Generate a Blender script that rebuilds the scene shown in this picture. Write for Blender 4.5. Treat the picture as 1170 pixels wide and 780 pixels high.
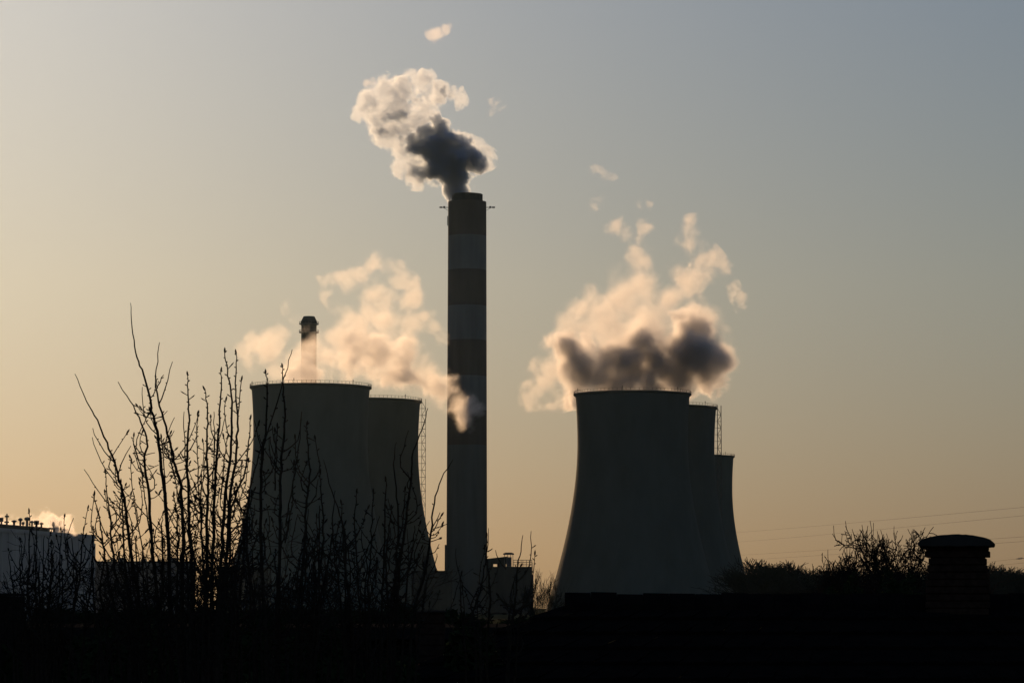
import bpy, math, random
from mathutils import Vector, Matrix, noise as mnoise

# ------------------------------------------------------------------ scene, camera, sky, sun, exposure
sc = bpy.context.scene
for o in list(bpy.data.objects):
    bpy.data.objects.remove(o)
COL = sc.collection
R = math.radians
F = 3318.0                       # focal length in photo pixels (photo 1170 x 780)
EYE = 4.6
PITCH = math.atan(300.0 / F)

cam = bpy.data.cameras.new('camera')
cam.sensor_width = 36.0
cam.lens = 36.0 * F / 1170.0
cam.clip_start = 0.5
cam.clip_end = 20000
camo = bpy.data.objects.new('camera', cam)
COL.objects.link(camo)
camo.location = (0, 0, EYE)
camo.rotation_euler = (math.pi / 2 + PITCH, 0, 0)
sc.camera = camo

SUN_EL, SUN_AZ = 16.5, -15.0     # azimuth measured clockwise from +Y (the view direction)
world = bpy.data.worlds.new('World')
sc.world = world
world.use_nodes = True
wn = world.node_tree
bg = wn.nodes['Background']
sky = wn.nodes.new('ShaderNodeTexSky')
sky.sky_type = 'NISHITA'
sky.sun_disc = False
sky.sun_elevation = R(SUN_EL)
sky.sun_rotation = R(SUN_AZ)
sky.air_density = 1.6
sky.dust_density = 1.2
sky.ozone_density = 5.0
gam = wn.nodes.new('ShaderNodeGamma')
gam.inputs[1].default_value = 0.80
wn.links.new(sky.outputs[0], gam.inputs[0])
# a little less yellow light low down and a little more blue higher up
wtc = wn.nodes.new('ShaderNodeTexCoord')
wsx = wn.nodes.new('ShaderNodeSeparateXYZ')
wn.links.new(wtc.outputs['Generated'], wsx.inputs[0])
wrp = wn.nodes.new('ShaderNodeValToRGB')
e_ = wrp.color_ramp.elements
e_[0].position, e_[0].color = 0.03, (0.85, 0.828, 0.95, 1)
e_[1].position, e_[1].color = 0.21, (0.955, 0.98, 1.12, 1)
x_ = e_.new(0.11)
x_.color = (0.985, 0.965, 1.03, 1)
wn.links.new(wsx.outputs[2], wrp.inputs[0])
wmx = wn.nodes.new('ShaderNodeVectorMath')
wmx.operation = 'MULTIPLY'
wn.links.new(gam.outputs[0], wmx.inputs[0])
wn.links.new(wrp.outputs[0], wmx.inputs[1])
wn.links.new(wmx.outputs[0], bg.inputs[0])
bg.inputs[1].default_value = 0.07

sl = bpy.data.lights.new('sun', 'SUN')
sl.energy = 3.8
sl.angle = R(0.5)
sl.color = (1.0, 0.61, 0.31)
so = bpy.data.objects.new('sun', sl)
COL.objects.link(so)
sd = Vector((math.sin(R(SUN_AZ)) * math.cos(R(SUN_EL)), math.cos(R(SUN_AZ)) * math.cos(R(SUN_EL)), math.sin(R(SUN_EL))))
so.rotation_euler = sd.to_track_quat('Z', 'Y').to_euler()
so.location = (-400, 1000, 500)

sc.view_settings.view_transform = 'Standard'
sc.view_settings.look = 'None'
sc.view_settings.exposure = -0.4
sc.view_settings.gamma = 1.0
sc.view_settings.use_curve_mapping = False
sc.render.engine = 'CYCLES'
cy = sc.cycles
cy.max_bounces = 6
cy.diffuse_bounces = 2
cy.glossy_bounces = 2
cy.transmission_bounces = 2
cy.transparent_max_bounces = 24
cy.volume_bounces = 3
cy.volume_step_rate = 1.0
cy.volume_max_steps = 1024
cy.use_denoising = True

# ------------------------------------------------------------------ helpers
CP, SP = math.cos(PITCH), math.sin(PITCH)


def at(px, py, Y):
    """World point seen at photo pixel (px, py) at distance Y along the ground."""
    u, v = (px - 585.0) / F, (390.0 - py) / F
    d = Vector((u, CP - v * SP, SP + v * CP))
    return Vector((0, 0, EYE)) + d * (Y / d.y)


def zat(py, Y):
    return at(585, py, Y).z


def xat(px, py, Y):
    return at(px, py, Y).x


class MB:
    def __init__(self):
        self.v, self.f = [], []

    def quad(self, a, b, c, d):
        i = len(self.v)
        self.v += [tuple(a), tuple(b), tuple(c), tuple(d)]
        self.f.append((i, i + 1, i + 2, i + 3))

    def box(self, x0, x1, y0, y1, z0, z1, M=None):
        i = len(self.v)
        pts = [(x, y, z) for z in (z0, z1) for y in (y0, y1) for x in (x0, x1)]
        if M is not None:
            pts = [tuple(M @ Vector(p)) for p in pts]
        self.v += pts
        for q in ((0, 2, 3, 1), (4, 5, 7, 6), (0, 1, 5, 4), (2, 6, 7, 3), (0, 4, 6, 2), (1, 3, 7, 5)):
            self.f.append(tuple(i + k for k in q))

    def prism(self, prof, y0, y1):
        """Outline (x, z) pulled from y0 to y1."""
        n, i = len(prof), len(self.v)
        self.v += [(x, y0, z) for x, z in prof] + [(x, y1, z) for x, z in prof]
        for k in range(n):
            j = (k + 1) % n
            self.f.append((i + k, i + j, i + n + j, i + n + k))
        self.f.append(tuple(i + k for k in range(n))[::-1])
        self.f.append(tuple(i + n + k for k in range(n)))

    def tube(self, pts, rads, n=4, cap=True):
        pts = [Vector(p) for p in pts]
        if not hasattr(rads, '__len__'):
            rads = [rads] * len(pts)
        i0 = len(self.v)
        ref = None
        for k, p in enumerate(pts):
            t = (pts[min(k + 1, len(pts) - 1)] - pts[max(k - 1, 0)])
            if t.length < 1e-9:
                t = Vector((0, 0, 1))
            t.normalize()
            if ref is None:
                ref = Vector((0, 1, 0)) if abs(t.y) < 0.9 else Vector((1, 0, 0))
            a = t.cross(ref)
            if a.length < 1e-6:
                a = t.orthogonal()
            a.normalize()
            b = t.cross(a)
            ref = a.cross(t)
            for s in range(n):
                an = 2 * math.pi * s / n
                self.v.append(tuple(p + (a * math.cos(an) + b * math.sin(an)) * rads[k]))
        for k in range(len(pts) - 1):
            for s in range(n):
                s2 = (s + 1) % n
                a = i0 + k * n
                self.f.append((a + s, a + s2, a + n + s2, a + n + s))
        if cap:
            self.f.append(tuple(i0 + s for s in range(n))[::-1])
            e = i0 + (len(pts) - 1) * n
            self.f.append(tuple(e + s for s in range(n)))

    def lathe(self, prof, n=64, c=(0, 0), closed=False):
        """Profile of (r, z) turned about the vertical through c."""
        i0 = len(self.v)
        m = len(prof)
        for r, z in prof:
            for s in range(n):
                a = 2 * math.pi * s / n
                self.v.append((c[0] + r * math.cos(a), c[1] + r * math.sin(a), z))
        for k in range(m if closed else m - 1):
            k2 = (k + 1) % m
            for s in range(n):
                s2 = (s + 1) % n
                self.f.append((i0 + k * n + s, i0 + k * n + s2, i0 + k2 * n + s2, i0 + k2 * n + s))

    def ring(self, r, z, t, n=48, c=(0, 0)):
        self.lathe([(r - t, z - t), (r + t, z - t), (r + t, z + t), (r - t, z + t)], n, c, True)

    def build(self, name, mat, parent=None, loc=None, smooth=False):
        me = bpy.data.meshes.new(name)
        off = Vector(loc) if loc is not None else Vector((0, 0, 0))
        if loc is not None:
            me.from_pydata([tuple(Vector(p) - off) for p in self.v], [], self.f)
        else:
            me.from_pydata(self.v, [], self.f)
        me.update()
        if smooth:
            me.polygons.foreach_set('use_smooth', [True] * len(me.polygons))
        me.materials.append(mat)
        o = bpy.data.objects.new(name, me)
        COL.objects.link(o)
        if loc is not None:
            o.location = off
        if parent is not None:
            o.parent = parent
        return o


def tag(o, label=None, cat=None, group=None, kind=None):
    if label:
        o['label'] = label
    if cat:
        o['category'] = cat
    if group:
        o['group'] = group
    if kind:
        o['kind'] = kind
    return o


def thing(name, label, cat, loc=(0, 0, 0), rz=0.0, group=None):
    o = bpy.data.objects.new(name, None)
    o.empty_display_size = 0.2
    COL.objects.link(o)
    o.location = loc
    o.rotation_euler = (0, 0, rz)
    return tag(o, label, cat, group)


def copy_tree(o, parent=None):
    c = o.copy()
    COL.objects.link(c)
    if parent is not None:
        c.parent = parent
    for ch in [x for x in bpy.data.objects if x.parent == o]:
        copy_tree(ch, c)
    return c


# ------------------------------------------------------------------ materials
def newmat(name):
    m = bpy.data.materials.new(name)
    m.use_nodes = True
    nt = m.node_tree
    return m, nt, nt.nodes['Principled BSDF']


def noisy(name, c1, c2, scale=1.0, rough=0.85, detail=6, stretch=(1, 1, 1), bump=0.0, spec=0.2, coord='Object'):
    m, nt, b = newmat(name)
    tc = nt.nodes.new('ShaderNodeTexCoord')
    mp = nt.nodes.new('ShaderNodeMapping')
    mp.inputs['Scale'].default_value = stretch
    nz = nt.nodes.new('ShaderNodeTexNoise')
    nz.inputs['Scale'].default_value = scale
    nz.inputs['Detail'].default_value = detail
    nz.inputs['Roughness'].default_value = 0.62
    rp = nt.nodes.new('ShaderNodeValToRGB')
    rp.color_ramp.elements[0].position = 0.3
    rp.color_ramp.elements[1].position = 0.72
    rp.color_ramp.elements[0].color = (*c1, 1)
    rp.color_ramp.elements[1].color = (*c2, 1)
    nt.links.new(tc.outputs[coord], mp.inputs[0])
    nt.links.new(mp.outputs[0], nz.inputs['Vector'])
    nt.links.new(nz.outputs['Fac'], rp.inputs[0])
    nt.links.new(rp.outputs[0], b.inputs['Base Color'])
    b.inputs['Roughness'].default_value = rough
    b.inputs['Specular IOR Level'].default_value = spec
    if bump:
        bp = nt.nodes.new('ShaderNodeBump')
        bp.inputs['Strength'].default_value = bump
        nt.links.new(nz.outputs['Fac'], bp.inputs['Height'])
        nt.links.new(bp.outputs[0], b.inputs['Normal'])
    return m


M_ground = noisy('grassy_earth', (0.018, 0.022, 0.010), (0.05, 0.045, 0.028), 0.08, 0.95, 8, spec=0.0)
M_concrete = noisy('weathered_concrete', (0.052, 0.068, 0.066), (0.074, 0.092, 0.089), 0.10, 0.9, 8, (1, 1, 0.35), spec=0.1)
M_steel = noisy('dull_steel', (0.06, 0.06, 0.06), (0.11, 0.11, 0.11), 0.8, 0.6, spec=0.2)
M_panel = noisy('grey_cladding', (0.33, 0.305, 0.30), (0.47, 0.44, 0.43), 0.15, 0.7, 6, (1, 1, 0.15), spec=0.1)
M_lowhall = noisy('stained_cladding', (0.11, 0.11, 0.11), (0.17, 0.165, 0.16), 0.2, 0.9, 6, (1, 1, 0.2), spec=0.05)
M_plantwall = noisy('sooty_wall', (0.026, 0.028, 0.028), (0.048, 0.050, 0.048), 0.2, 0.9, 6, (1, 1, 0.2), spec=0.05)
M_bark = noisy('dark_bark', (0.015, 0.013, 0.011), (0.04, 0.034, 0.028), 30, 0.95, spec=0.0)
M_bud = noisy('brown_bud', (0.02, 0.014, 0.010), (0.05, 0.034, 0.024), 60, 0.9, spec=0.0)
M_farwood = noisy('far_twigs', (0.014, 0.017, 0.014), (0.026, 0.030, 0.025), 0.5, 0.95, spec=0.0)
M_ever = noisy('evergreen_leaf', (0.010, 0.016, 0.007), (0.03, 0.04, 0.018), 5, 0.9, spec=0.0)
M_tile = noisy('old_roof_tile', (0.006, 0.005, 0.005), (0.014, 0.011, 0.010), 6, 0.95, 8, bump=0.3, spec=0.0)
M_felt = noisy('roofing_felt', (0.012, 0.012, 0.012), (0.025, 0.024, 0.023), 3, 0.95, 8, spec=0.0)
M_boards = noisy('tarred_boards', (0.010, 0.009, 0.008), (0.025, 0.021, 0.018), 3, 0.95, 8, (6, 6, 0.4), spec=0.0)
M_brick = noisy('sooty_brick', (0.02, 0.013, 0.010), (0.055, 0.032, 0.024), 14, 0.95, 8, bump=0.4, spec=0.0)
M_render = noisy('dirty_render', (0.03, 0.028, 0.025), (0.06, 0.055, 0.05), 1.2, 0.95, 8, spec=0.0)
M_wire = noisy('wire', (0.02, 0.02, 0.02), (0.03, 0.03, 0.03), 1, 0.9, spec=0.0)

# ------------------------------------------------------------------ ground
g = MB()
NX, NY = 40, 40
for j in range(NY):
    for i in range(NX):
        x0, x1 = -1450 + 2900 * i / NX, -1450 + 2900 * (i + 1) / NX
        y0, y1 = -140 + 3240 * j / NY, -140 + 3240 * (j + 1) / NY
        g.quad((x0, y0, 0), (x1, y0, 0), (x1, y1, 0), (x0, y1, 0))
tag(g.build('ground', M_ground), kind='structure')

# ------------------------------------------------------------------ haze
HAZE_D = 0.0000072
hz = MB()
hz.box(-1480, 1480, -150, 3120, -1.0, 330)
mh = bpy.data.materials.new('haze_air')
mh.use_nodes = True
nt = mh.node_tree
nt.nodes.remove(nt.nodes['Principled BSDF'])
pv = nt.nodes.new('ShaderNodeVolumePrincipled')
pv.inputs['Color'].default_value = (0.52, 0.78, 1.0, 1)
pv.inputs['Density'].default_value = HAZE_D
pv.inputs['Anisotropy'].default_value = 0.85
nt.links.new(pv.outputs[0], nt.nodes['Material Output'].inputs['Volume'])
tag(hz.build('haze', mh), kind='stuff')

# ------------------------------------------------------------------ cooling towers
ZT, RT, BL, BU, ZTOP = 82.0, 26.4, 66.0, 81.0, 104.6


def tower_r(z):
    return RT * math.sqrt(1 + ((z - ZT) / (BL if z < ZT else BU)) ** 2)


def make_tower():
    t = thing('cooling_tower', '', 'cooling tower')
    m = MB()
    zs = [ZTOP * k / 44 for k in range(45)]
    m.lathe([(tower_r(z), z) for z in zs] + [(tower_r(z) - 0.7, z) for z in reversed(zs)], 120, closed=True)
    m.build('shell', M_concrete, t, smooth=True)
    m = MB()
    rt = tower_r(ZTOP)
    m.lathe([(rt + 0.02, ZTOP - 1.1), (rt + 0.85, ZTOP - 0.45), (rt + 0.85, ZTOP + 0.12), (rt - 0.75, ZTOP + 0.12), (rt - 0.75, ZTOP + 0.005), (rt + 0.02, ZTOP + 0.005)], 120, closed=True)
    m.build('rim_walkway', M_concrete, t)
    m = MB()
    for k in range(84):
        a = 2 * math.pi * k / 84
        x, y = (rt + 0.7) * math.cos(a), (rt + 0.7) * math.sin(a)
        m.box(x - 0.07, x + 0.07, y - 0.07, y + 0.07, ZTOP + 0.12, ZTOP + 1.35)
    m.ring(rt + 0.7, ZTOP + 1.35, 0.05, 84)
    m.ring(rt + 0.7, ZTOP + 0.75, 0.035, 84)
    m.build('railing', M_steel, t)
    for k in range(6):
        m = MB()
        a = 2 * math.pi * (k + 0.3) / 6
        x, y = (rt + 0.4) * math.cos(a), (rt + 0.4) * math.sin(a)
        m.tube([(x, y, ZTOP + 0.1), (x, y, ZTOP + 2.4)], [0.12, 0.07], 5)
        m.box(x - 0.22, x + 0.22, y - 0.22, y + 0.22, ZTOP + 1.5, ZTOP + 1.95)
        m.build('rim_lamp', M_steel, t)
    return t


def add_ladder(t, z0, ang):
    """Caged access ladder standing off the shell."""
    m = MB()
    r0, w = tower_r(ZTOP) + 0.75, 1.9
    corners = [(r0, -0.9), (r0 + w, -0.9), (r0 + w, 0.9), (r0, 0.9)]
    M = Matrix.Rotation(ang, 4, 'Z')
    P = lambda x, y, z: tuple(M @ Vector((x, y, z)))
    for cx, cy_ in corners:
        m.tube([P(cx, cy_, z0), P(cx, cy_, ZTOP + 1.3)], 0.10, 4)
    z = z0
    fl = 0
    while z < ZTOP:
        for k in range(4):
            a, b = corners[k], corners[(k + 1) % 4]
            m.tube([P(*a, z), P(*b, z)], 0.08, 4)
        a, b = (corners[0], corners[1]) if fl else (corners[1], corners[0])
        m.tube([P(*a, z), P(*b, min(z + 3.4, ZTOP))], 0.07, 4)
        a, b = (corners[3], corners[2]) if fl else (corners[2], corners[3])
        m.tube([P(*a, z), P(*b, min(z + 3.4, ZTOP))], 0.07, 4)
        if tower_r(z) < r0:
            m.tube([P(r0, 0, z), P(tower_r(z) - 0.2, 0, z)], 0.09, 4)
        z += 3.4
        fl ^= 1
    m.build('access_ladder', M_steel, t)


TW = [  # px centre, Y, label
    (353.5, 1343, 'nearest and widest of the left pair of cooling towers, its railed rim behind bare saplings'),
    (416, 1436, 'cooling tower half hidden behind the large left one, just left of the striped chimney'),
    (723.5, 1388, 'large dark concrete cooling tower right of the striped chimney, tallest of its row'),
    (758, 1484, 'cooling tower peeking out behind the large right one, with a ladder down its right edge'),
    (793, 1975, 'smallest looking cooling tower, lowest rim, at the right end of the right row'),
]
tower0 = make_tower()
towers = [tower0] + [copy_tree(tower0) for _ in TW[1:]]
for t, (px, Y, lab) in zip(towers, TW):
    t.location = (xat(px, 690, Y), Y, 0)
    tag(t, lab, None, 'cooling towers of the power station')
add_ladder(towers[1], 40, R(2))
add_ladder(towers[3], 40, R(2))

# ------------------------------------------------------------------ striped chimney
CY = 1400.0
cx = xat(533.2, 690, CY)
ch = thing('striped_chimney', 'tall broad chimney with dark red and pale bands between the two groups of cooling towers', 'chimney', (cx, CY, 0))
px2m = CY / F
zc = lambda y: zat(y, CY)
mc, nt, b = newmat('banded_paint')
tc = nt.nodes.new('ShaderNodeTexCoord')
sx = nt.nodes.new('ShaderNodeSeparateXYZ')
nt.links.new(tc.outputs['Object'], sx.inputs[0])
rp = nt.nodes.new('ShaderNodeValToRGB')
rp.color_ramp.interpolation = 'CONSTANT'
mr = nt.nodes.new('ShaderNodeMapRange')
mr.inputs[1].default_value = 0
mr.inputs[2].default_value = zc(222)
nt.links.new(sx.outputs[2], mr.inputs[0])
nt.links.new(mr.outputs[0], rp.inputs[0])
red, white, grey = (0.082, 0.066, 0.062, 1), (0.135, 0.148, 0.155, 1), (0.088, 0.099, 0.102, 1)
bands = [(0.0, grey)] + [(zc(y) / zc(222), c) for y, c in ((510.5, red), (470.5, white), (430.5, red), (390.5, white), (350.5, red), (310.5, white), (270.5, red))]
el = rp.color_ramp.elements
el[0].position, el[0].color = bands[0]
el[1].position, el[1].color = bands[1]
for p, c in bands[2:]:
    e = el.new(p)
    e.color = c
nz = nt.nodes.new('ShaderNodeTexNoise')
nz.inputs['Scale'].default_value = 0.25
nz.inputs['Detail'].default_value = 7
mp = nt.nodes.new('ShaderNodeMapping')
mp.inputs['Scale'].default_value = (1, 1, 0.1)
nt.links.new(tc.outputs['Object'], mp.inputs[0])
nt.links.new(mp.outputs[0], nz.inputs['Vector'])
mr2 = nt.nodes.new('ShaderNodeMapRange')
mr2.inputs[1].default_value, mr2.inputs[2].default_value = 0.3, 0.75
mr2.inputs[3].default_value, mr2.inputs[4].default_value = 0.78, 1.15
nt.links.new(nz.outputs['Fac'], mr2.inputs[0])
vm = nt.nodes.new('ShaderNodeVectorMath')
vm.operation = 'SCALE'
nt.links.new(rp.outputs[0], vm.inputs[0])
nt.links.new(mr2.outputs[0], vm.inputs['Scale'])
nt.links.new(vm.outputs[0], b.inputs['Base Color'])
b.inputs['Roughness'].default_value = 0.85
b.inputs['Specular IOR Level'].default_value = 0.1
m = MB()
r0, r1 = 23.4 * px2m, 22.0 * px2m
zt = zc(231)
m.lathe([(r0 + (r1 - r0) * k / 40, zt * k / 40) for k in range(41)] + [(r1 - 1.2, zt), (r1 - 1.2, zt - 6)], 72)
m.build('shaft', mc, ch, smooth=False)
m = MB()
ri = 17.8 * px2m
m.lathe([(ri, zt - 5), (ri, zc(222.3)), (ri - 0.7, zc(222.3)), (ri - 0.7, zt - 5)], 64)
m.build('flue', M_plantwall, ch)
m = MB()
m.lathe([(ri + 0.02, zt - 0.3), (r1 - 1.22, zt - 0.3), (r1 - 1.22, zt + 0.25), (ri + 0.02, zt + 0.25)], 64, closed=True)
m.build('roof_deck', M_plantwall, ch)
for s in (-1, 1):
    m = MB()
    zz = zc(237)
    m.tube([(s * (r1 - 0.1), 0, zz), (s * (r1 + 3.9), 0, zz)], 0.16, 5)
    m.tube([(s * (r1 - 0.1), 0, zz - 1.6), (s * (r1 + 2.2), 0, zz - 0.1)], 0.10, 5)
    m.box(s * (r1 + 1.9) - 0.45, s * (r1 + 1.9) + 0.45, -0.45, 0.45, zz - 0.35, zz + 0.55)
    m.box(s * (r1 + 3.5) - 0.7, s * (r1 + 3.5) + 0.7, -0.4, 0.4, zz - 0.3, zz + 0.35)
    m.build('light_boom', M_steel, ch)
m = MB()
m.tube([(-(r1 - 0.55), 0, zt - 0.1), (-(r1 - 0.55), 0, zt + 1.9)], 0.12, 4)
m.tube([(-(r1 - 0.55), 0, zt + 1.9), (-(r1 - 1.0), 0, zt + 2.4)], 0.10, 4)
m.build('lightning_rod', M_steel, ch)
m = MB()
m.tube([(-(r0 + 0.35), 0, 0), (-(r0 + 0.25), 0, zc(622))], 0.45, 8)
m.build('duct_pipe', M_steel, ch)
m = MB()
m.tube([(-(r1 + 0.25), -0.6, zc(258)), (-(r1 + 0.25), -0.6, zc(247))], 0.2, 5)
m.build('cable_box', M_steel, ch)

# ------------------------------------------------------------------ small far chimney
SY = 1620.0
s_ = SY / F
sc_ = thing('slim_chimney', 'slim dark chimney with two ringed platforms rising behind the left steam', 'chimney', (xat(351, 690, SY), SY, 0))
zs_ = lambda y: zat(y, SY)
m = MB()
m.lathe([(10.2 * s_, 0), (8.8 * s_, zs_(372)), (9.2 * s_, zs_(371)), (9.2 * s_, zs_(367)), (6.4 * s_, zs_(361.5)), (5.4 * s_, zs_(361.5)), (5.4 * s_, zs_(370))], 40)
m.build('shaft', M_plantwall, sc_, smooth=False)
for yy, rr in ((370, 11.2), (379.5, 11.4)):
    m = MB()
    z = zs_(yy)
    m.lathe([(8.7 * s_, z - 0.35), (rr * s_, z - 0.35), (rr * s_, z + 0.1), (8.7 * s_, z + 0.1)], 40, closed=True)
    m.ring(rr * s_ - 0.1, z + 1.2, 0.06, 40)
    for k in range(20):
        a = 2 * math.pi * k / 20
        x, y = (rr * s_ - 0.1) * math.cos(a), (rr * s_ - 0.1) * math.sin(a)
        m.box(x - 0.06, x + 0.06, y - 0.06, y + 0.06, z + 0.05, z + 1.2)
    m.build('platform', M_steel, sc_)

# ------------------------------------------------------------------ buildings of the plant
def gable_box(m, x0, x1, y0, y1, z0, z1):
    m.box(x0, x1, y0, y1, z0, z1)


# big hall at the left edge: a long block seen at an angle, its right end farther away
A = at(-60, 690, 800)
Bp = at(107, 690, 930)
dirv = (Bp - A)
L_ = Vector((dirv.x, dirv.y, 0)).length
angh = math.atan2(dirv.y, dirv.x)
hall = thing('boiler_hall', 'big pale grey plant hall at the left edge with many vents along its roof', 'building', (A.x, A.y, 0), angh)
hz_ = zat(612, 930)
m = MB()
m.box(0, L_, 0, 30, 0, hz_)
m.box(L_ + 0.003, L_ + 2.2, 0.3, 29, 0, hz_ - 2.4)
m.build('wall', M_panel, hall)
m = MB()
m.box(-0.3, L_ + 0.3, -0.35, 0.0, hz_ - 0.9, hz_ + 0.25)
m.box(L_ + 0.005, L_ + 0.35, 0.0, 30, hz_ - 0.9, hz_ + 0.25)
m.build('parapet', M_panel, hall)
m = MB()
for k in range(int(L_ / 6)):
    m.box(1 + 6 * k, 1.4 + 6 * k, -0.18, -0.003, 0, hz_ - 0.95)
m.build('wall_ribs', M_panel, hall)
m = MB()
m.box(0, L_ * 0.795, 6, 22, hz_ + 0.003, hz_ + 1.9)
m.build('penthouse', M_plantwall, hall)
rnd = random.Random(4)
xk = L_ * 0.28


def fpx(px):
    k = (px - 585) / F
    return (-A.x + A.y * k) / ((Bp.x - A.x) - k * (Bp.y - A.y))


vents = [fpx(p) for p in (4, 11.5, 18, 25, 28.5, 32, 46, 53, 56, 60.5, 66, 71, 76.5, 79.5, 82.5, 87.5)]
for i, fr in enumerate(vents):
    m = MB()
    base = hz_ + (1.9 if fr < 0.795 else 0.0)
    x = fr * L_
    y = 5.0 if fr >= 0.795 else 8.0
    h = [1.6, 2.4, 1.3, 2.9, 1.9, 2.1][i % 6] + (1.4 if fr >= 0.795 else 0)
    w = [0.45, 0.6, 0.5, 0.35, 0.65][i % 5]
    m.tube([(x, y, base - 0.02), (x, y, base + h * 0.72)], w * 0.6, 8)
    if i % 3 == 2:
        m.box(x - w * 1.1, x + w * 1.1, y - w, y + w, base + h * 0.4, base + h)
    else:
        m.lathe([(w * 0.55, base + h * 0.60), (w * 1.35, base + h * 0.72), (w * 1.35, base + h * 0.88), (w * 0.7, base + h), (0.05, base + h + 0.1)], 12, (x, y))
    m.build('roof_vent', M_steel, hall)
m = MB()
x = fpx(41.5) * L_
m.tube([(x, 9, hz_ + 1.85), (x, 9, hz_ + 5.4)], [0.32, 0.18], 6)
m.box(x - 0.7, x + 0.7, 8.6, 9.4, hz_ + 4.3, hz_ + 4.8)
m.box(x - 0.9, x + 0.5, 8.5, 9.5, hz_ + 2.6, hz_ + 3.1)
m.build('roof_mast', M_steel, hall)
for fr in (0.60, 0.70, 0.80):
    m = MB()
    x = fr * L_
    m.tube([(x, 2.0, hz_ - 0.02), (x, 2.0, hz_ + 1.4), (x + 5, 2.0, hz_ + 1.4), (x + 5, 2.0, hz_ - 0.02)], 0.3, 6)
    m.build('roof_pipe', M_steel, hall)


def block(name, label, px0, px1, py, Y, depth, mat, extra=None):
    t = thing(name, label, 'building', (xat((px0 + px1) / 2, 690, Y), Y, 0))
    w = (px1 - px0) / F * Y
    h = zat(py, Y)
    m = MB()
    m.box(-w / 2, w / 2, 0, depth, 0, h)
    m.build('wall', mat, t)
    m = MB()
    m.box(-w / 2 - 0.25, w / 2 + 0.25, -0.25, depth + 0.25, h + 0.003, h + 0.55)
    m.build('roof', M_plantwall, t)
    return t, w, h


t, w, h = block('low_hall', 'long low flat roofed hall right of the big pale hall, behind the tall sapling', 98, 214, 642.5, 985, 24, M_lowhall)
for k, fx in enumerate((-0.25, -0.17, 0.05, 0.34)):
    m = MB()
    x = fx * w
    m.box(x - 0.9, x + 0.9, 4, 6, h + 0.552, h + 1.3 + 0.5 * (k % 2))
    m.build('roof_vent', M_steel, t)
for k in range(7):
    m = MB()
    x = -w / 2 + 2 + k * (w - 4) / 6.5
    m.box(x, x + 2.6, -0.06, -0.003, h - 3.6, h - 1.4)
    m.build('window', M_steel, t)
t, w, h = block('pump_house', 'small low block at the foot of the left cooling tower', 249, 306, 649, 1200, 16, M_plantwall)
m = MB()
m.box(-2.2, 2.2, -0.08, -0.003, 0, 4)
m.build('door', M_steel, t)

# block left of the chimney foot
t, w, h = block('fan_house', 'low dark block between the left cooling towers and the foot of the striped chimney', 470, 516, 653, 1330, 14, M_plantwall)
m = MB()
m.box(-w / 2 + 0.3 * w, -w / 2 + 0.49 * w, 1, 9, h + 0.552, zat(634.5, 1330))
m.build('stair_tower', M_plantwall, t)

# block right of the chimney foot
BY = 1340.0
bx = xat(582, 690, BY)
k_ = BY / F
t = thing('filter_building', 'dark plant building right of the striped chimney foot with hooded vent and railed roof', 'building', (bx, BY, 0))
zb = lambda y: zat(y, BY)
X = lambda px: (px - 582) * k_
m = MB()
m.box(X(555), X(608), 0, 20, 0, zb(647))
m.box(X(608) + 0.003, X(609.5), 0.4, 19, 0, zb(656))
m.build('wall', M_plantwall, t)
m = MB()
m.box(X(555), X(563.5), 2, 18, zb(647) + 0.003, zb(643.5))
m.box(X(568), X(578), 2, 18, zb(647) + 0.003, zb(643.5))
m.prism([(X(555), zb(643.5) + 0.003), (X(580), zb(643.5) + 0.003), (X(580), zb(635.2)), (X(555), zb(638))], 2, 18)
m.build('upper_block', M_plantwall, t)
m = MB()
for px in (576.5, 580, 583.5, 586.0):
    m.box(X(px) - 0.12, X(px) + 0.12, 1.2, 1.5, zb(647) + 0.003, zb(633.2))
    m.box(X(px) - 0.12, X(px) + 0.12, 4.2, 4.5, zb(647) + 0.003, zb(633.2))
m.build('vent_stilts', M_steel, t)
m = MB()
m.box(X(578.5), X(584.5), 1.6, 4.1, zb(647) + 0.003, zb(636))
m.build('vent_duct', M_steel, t)
m = MB()
m.prism([(X(575), zb(633.2) + 0.003), (X(587.3), zb(633.2) + 0.003), (X(587.3), zb(631.8)), (X(584.5), zb(630.8)), (X(578), zb(630.8)), (X(575), zb(631.8))], 0.8, 5.0)
m.build('vent_hood', M_steel, t)
m = MB()
for px in (587, 591, 595.5, 597.5, 601.5, 605, 607.7):
    for yy in (0.3, 17.5):
        m.box(X(px) - 0.07, X(px) + 0.07, yy, yy + 0.14, zb(647), zb(639.2))
for yy in (0.3, 17.5):
    for zz in (639.2, 641.8, 644.4):
        m.box(X(586.5), X(607.9), yy - 0.02, yy + 0.1, zb(zz) - 0.07, zb(zz) + 0.07)
for px in (587, 607.7):
    for zz in (639.2, 641.8, 644.4):
        m.box(X(px) - 0.05, X(px) + 0.05, 0.3, 17.6, zb(zz) - 0.05, zb(zz) + 0.05)
m.build('railing', M_steel, t)
m = MB()
for dy in (0.0, 1.1):
    m.tube([(X(608.7), -0.5 + dy, zb(675)), (X(608.7), -0.5 + dy, zb(642))], 0.11, 4)
for q in range(26):
    z = zb(675) + q * (zb(642) - zb(675)) / 26
    m.tube([(X(608.7), -0.5, z), (X(608.7), 0.6, z)], 0.06, 4)
m.build('ladder', M_steel, t)

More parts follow.
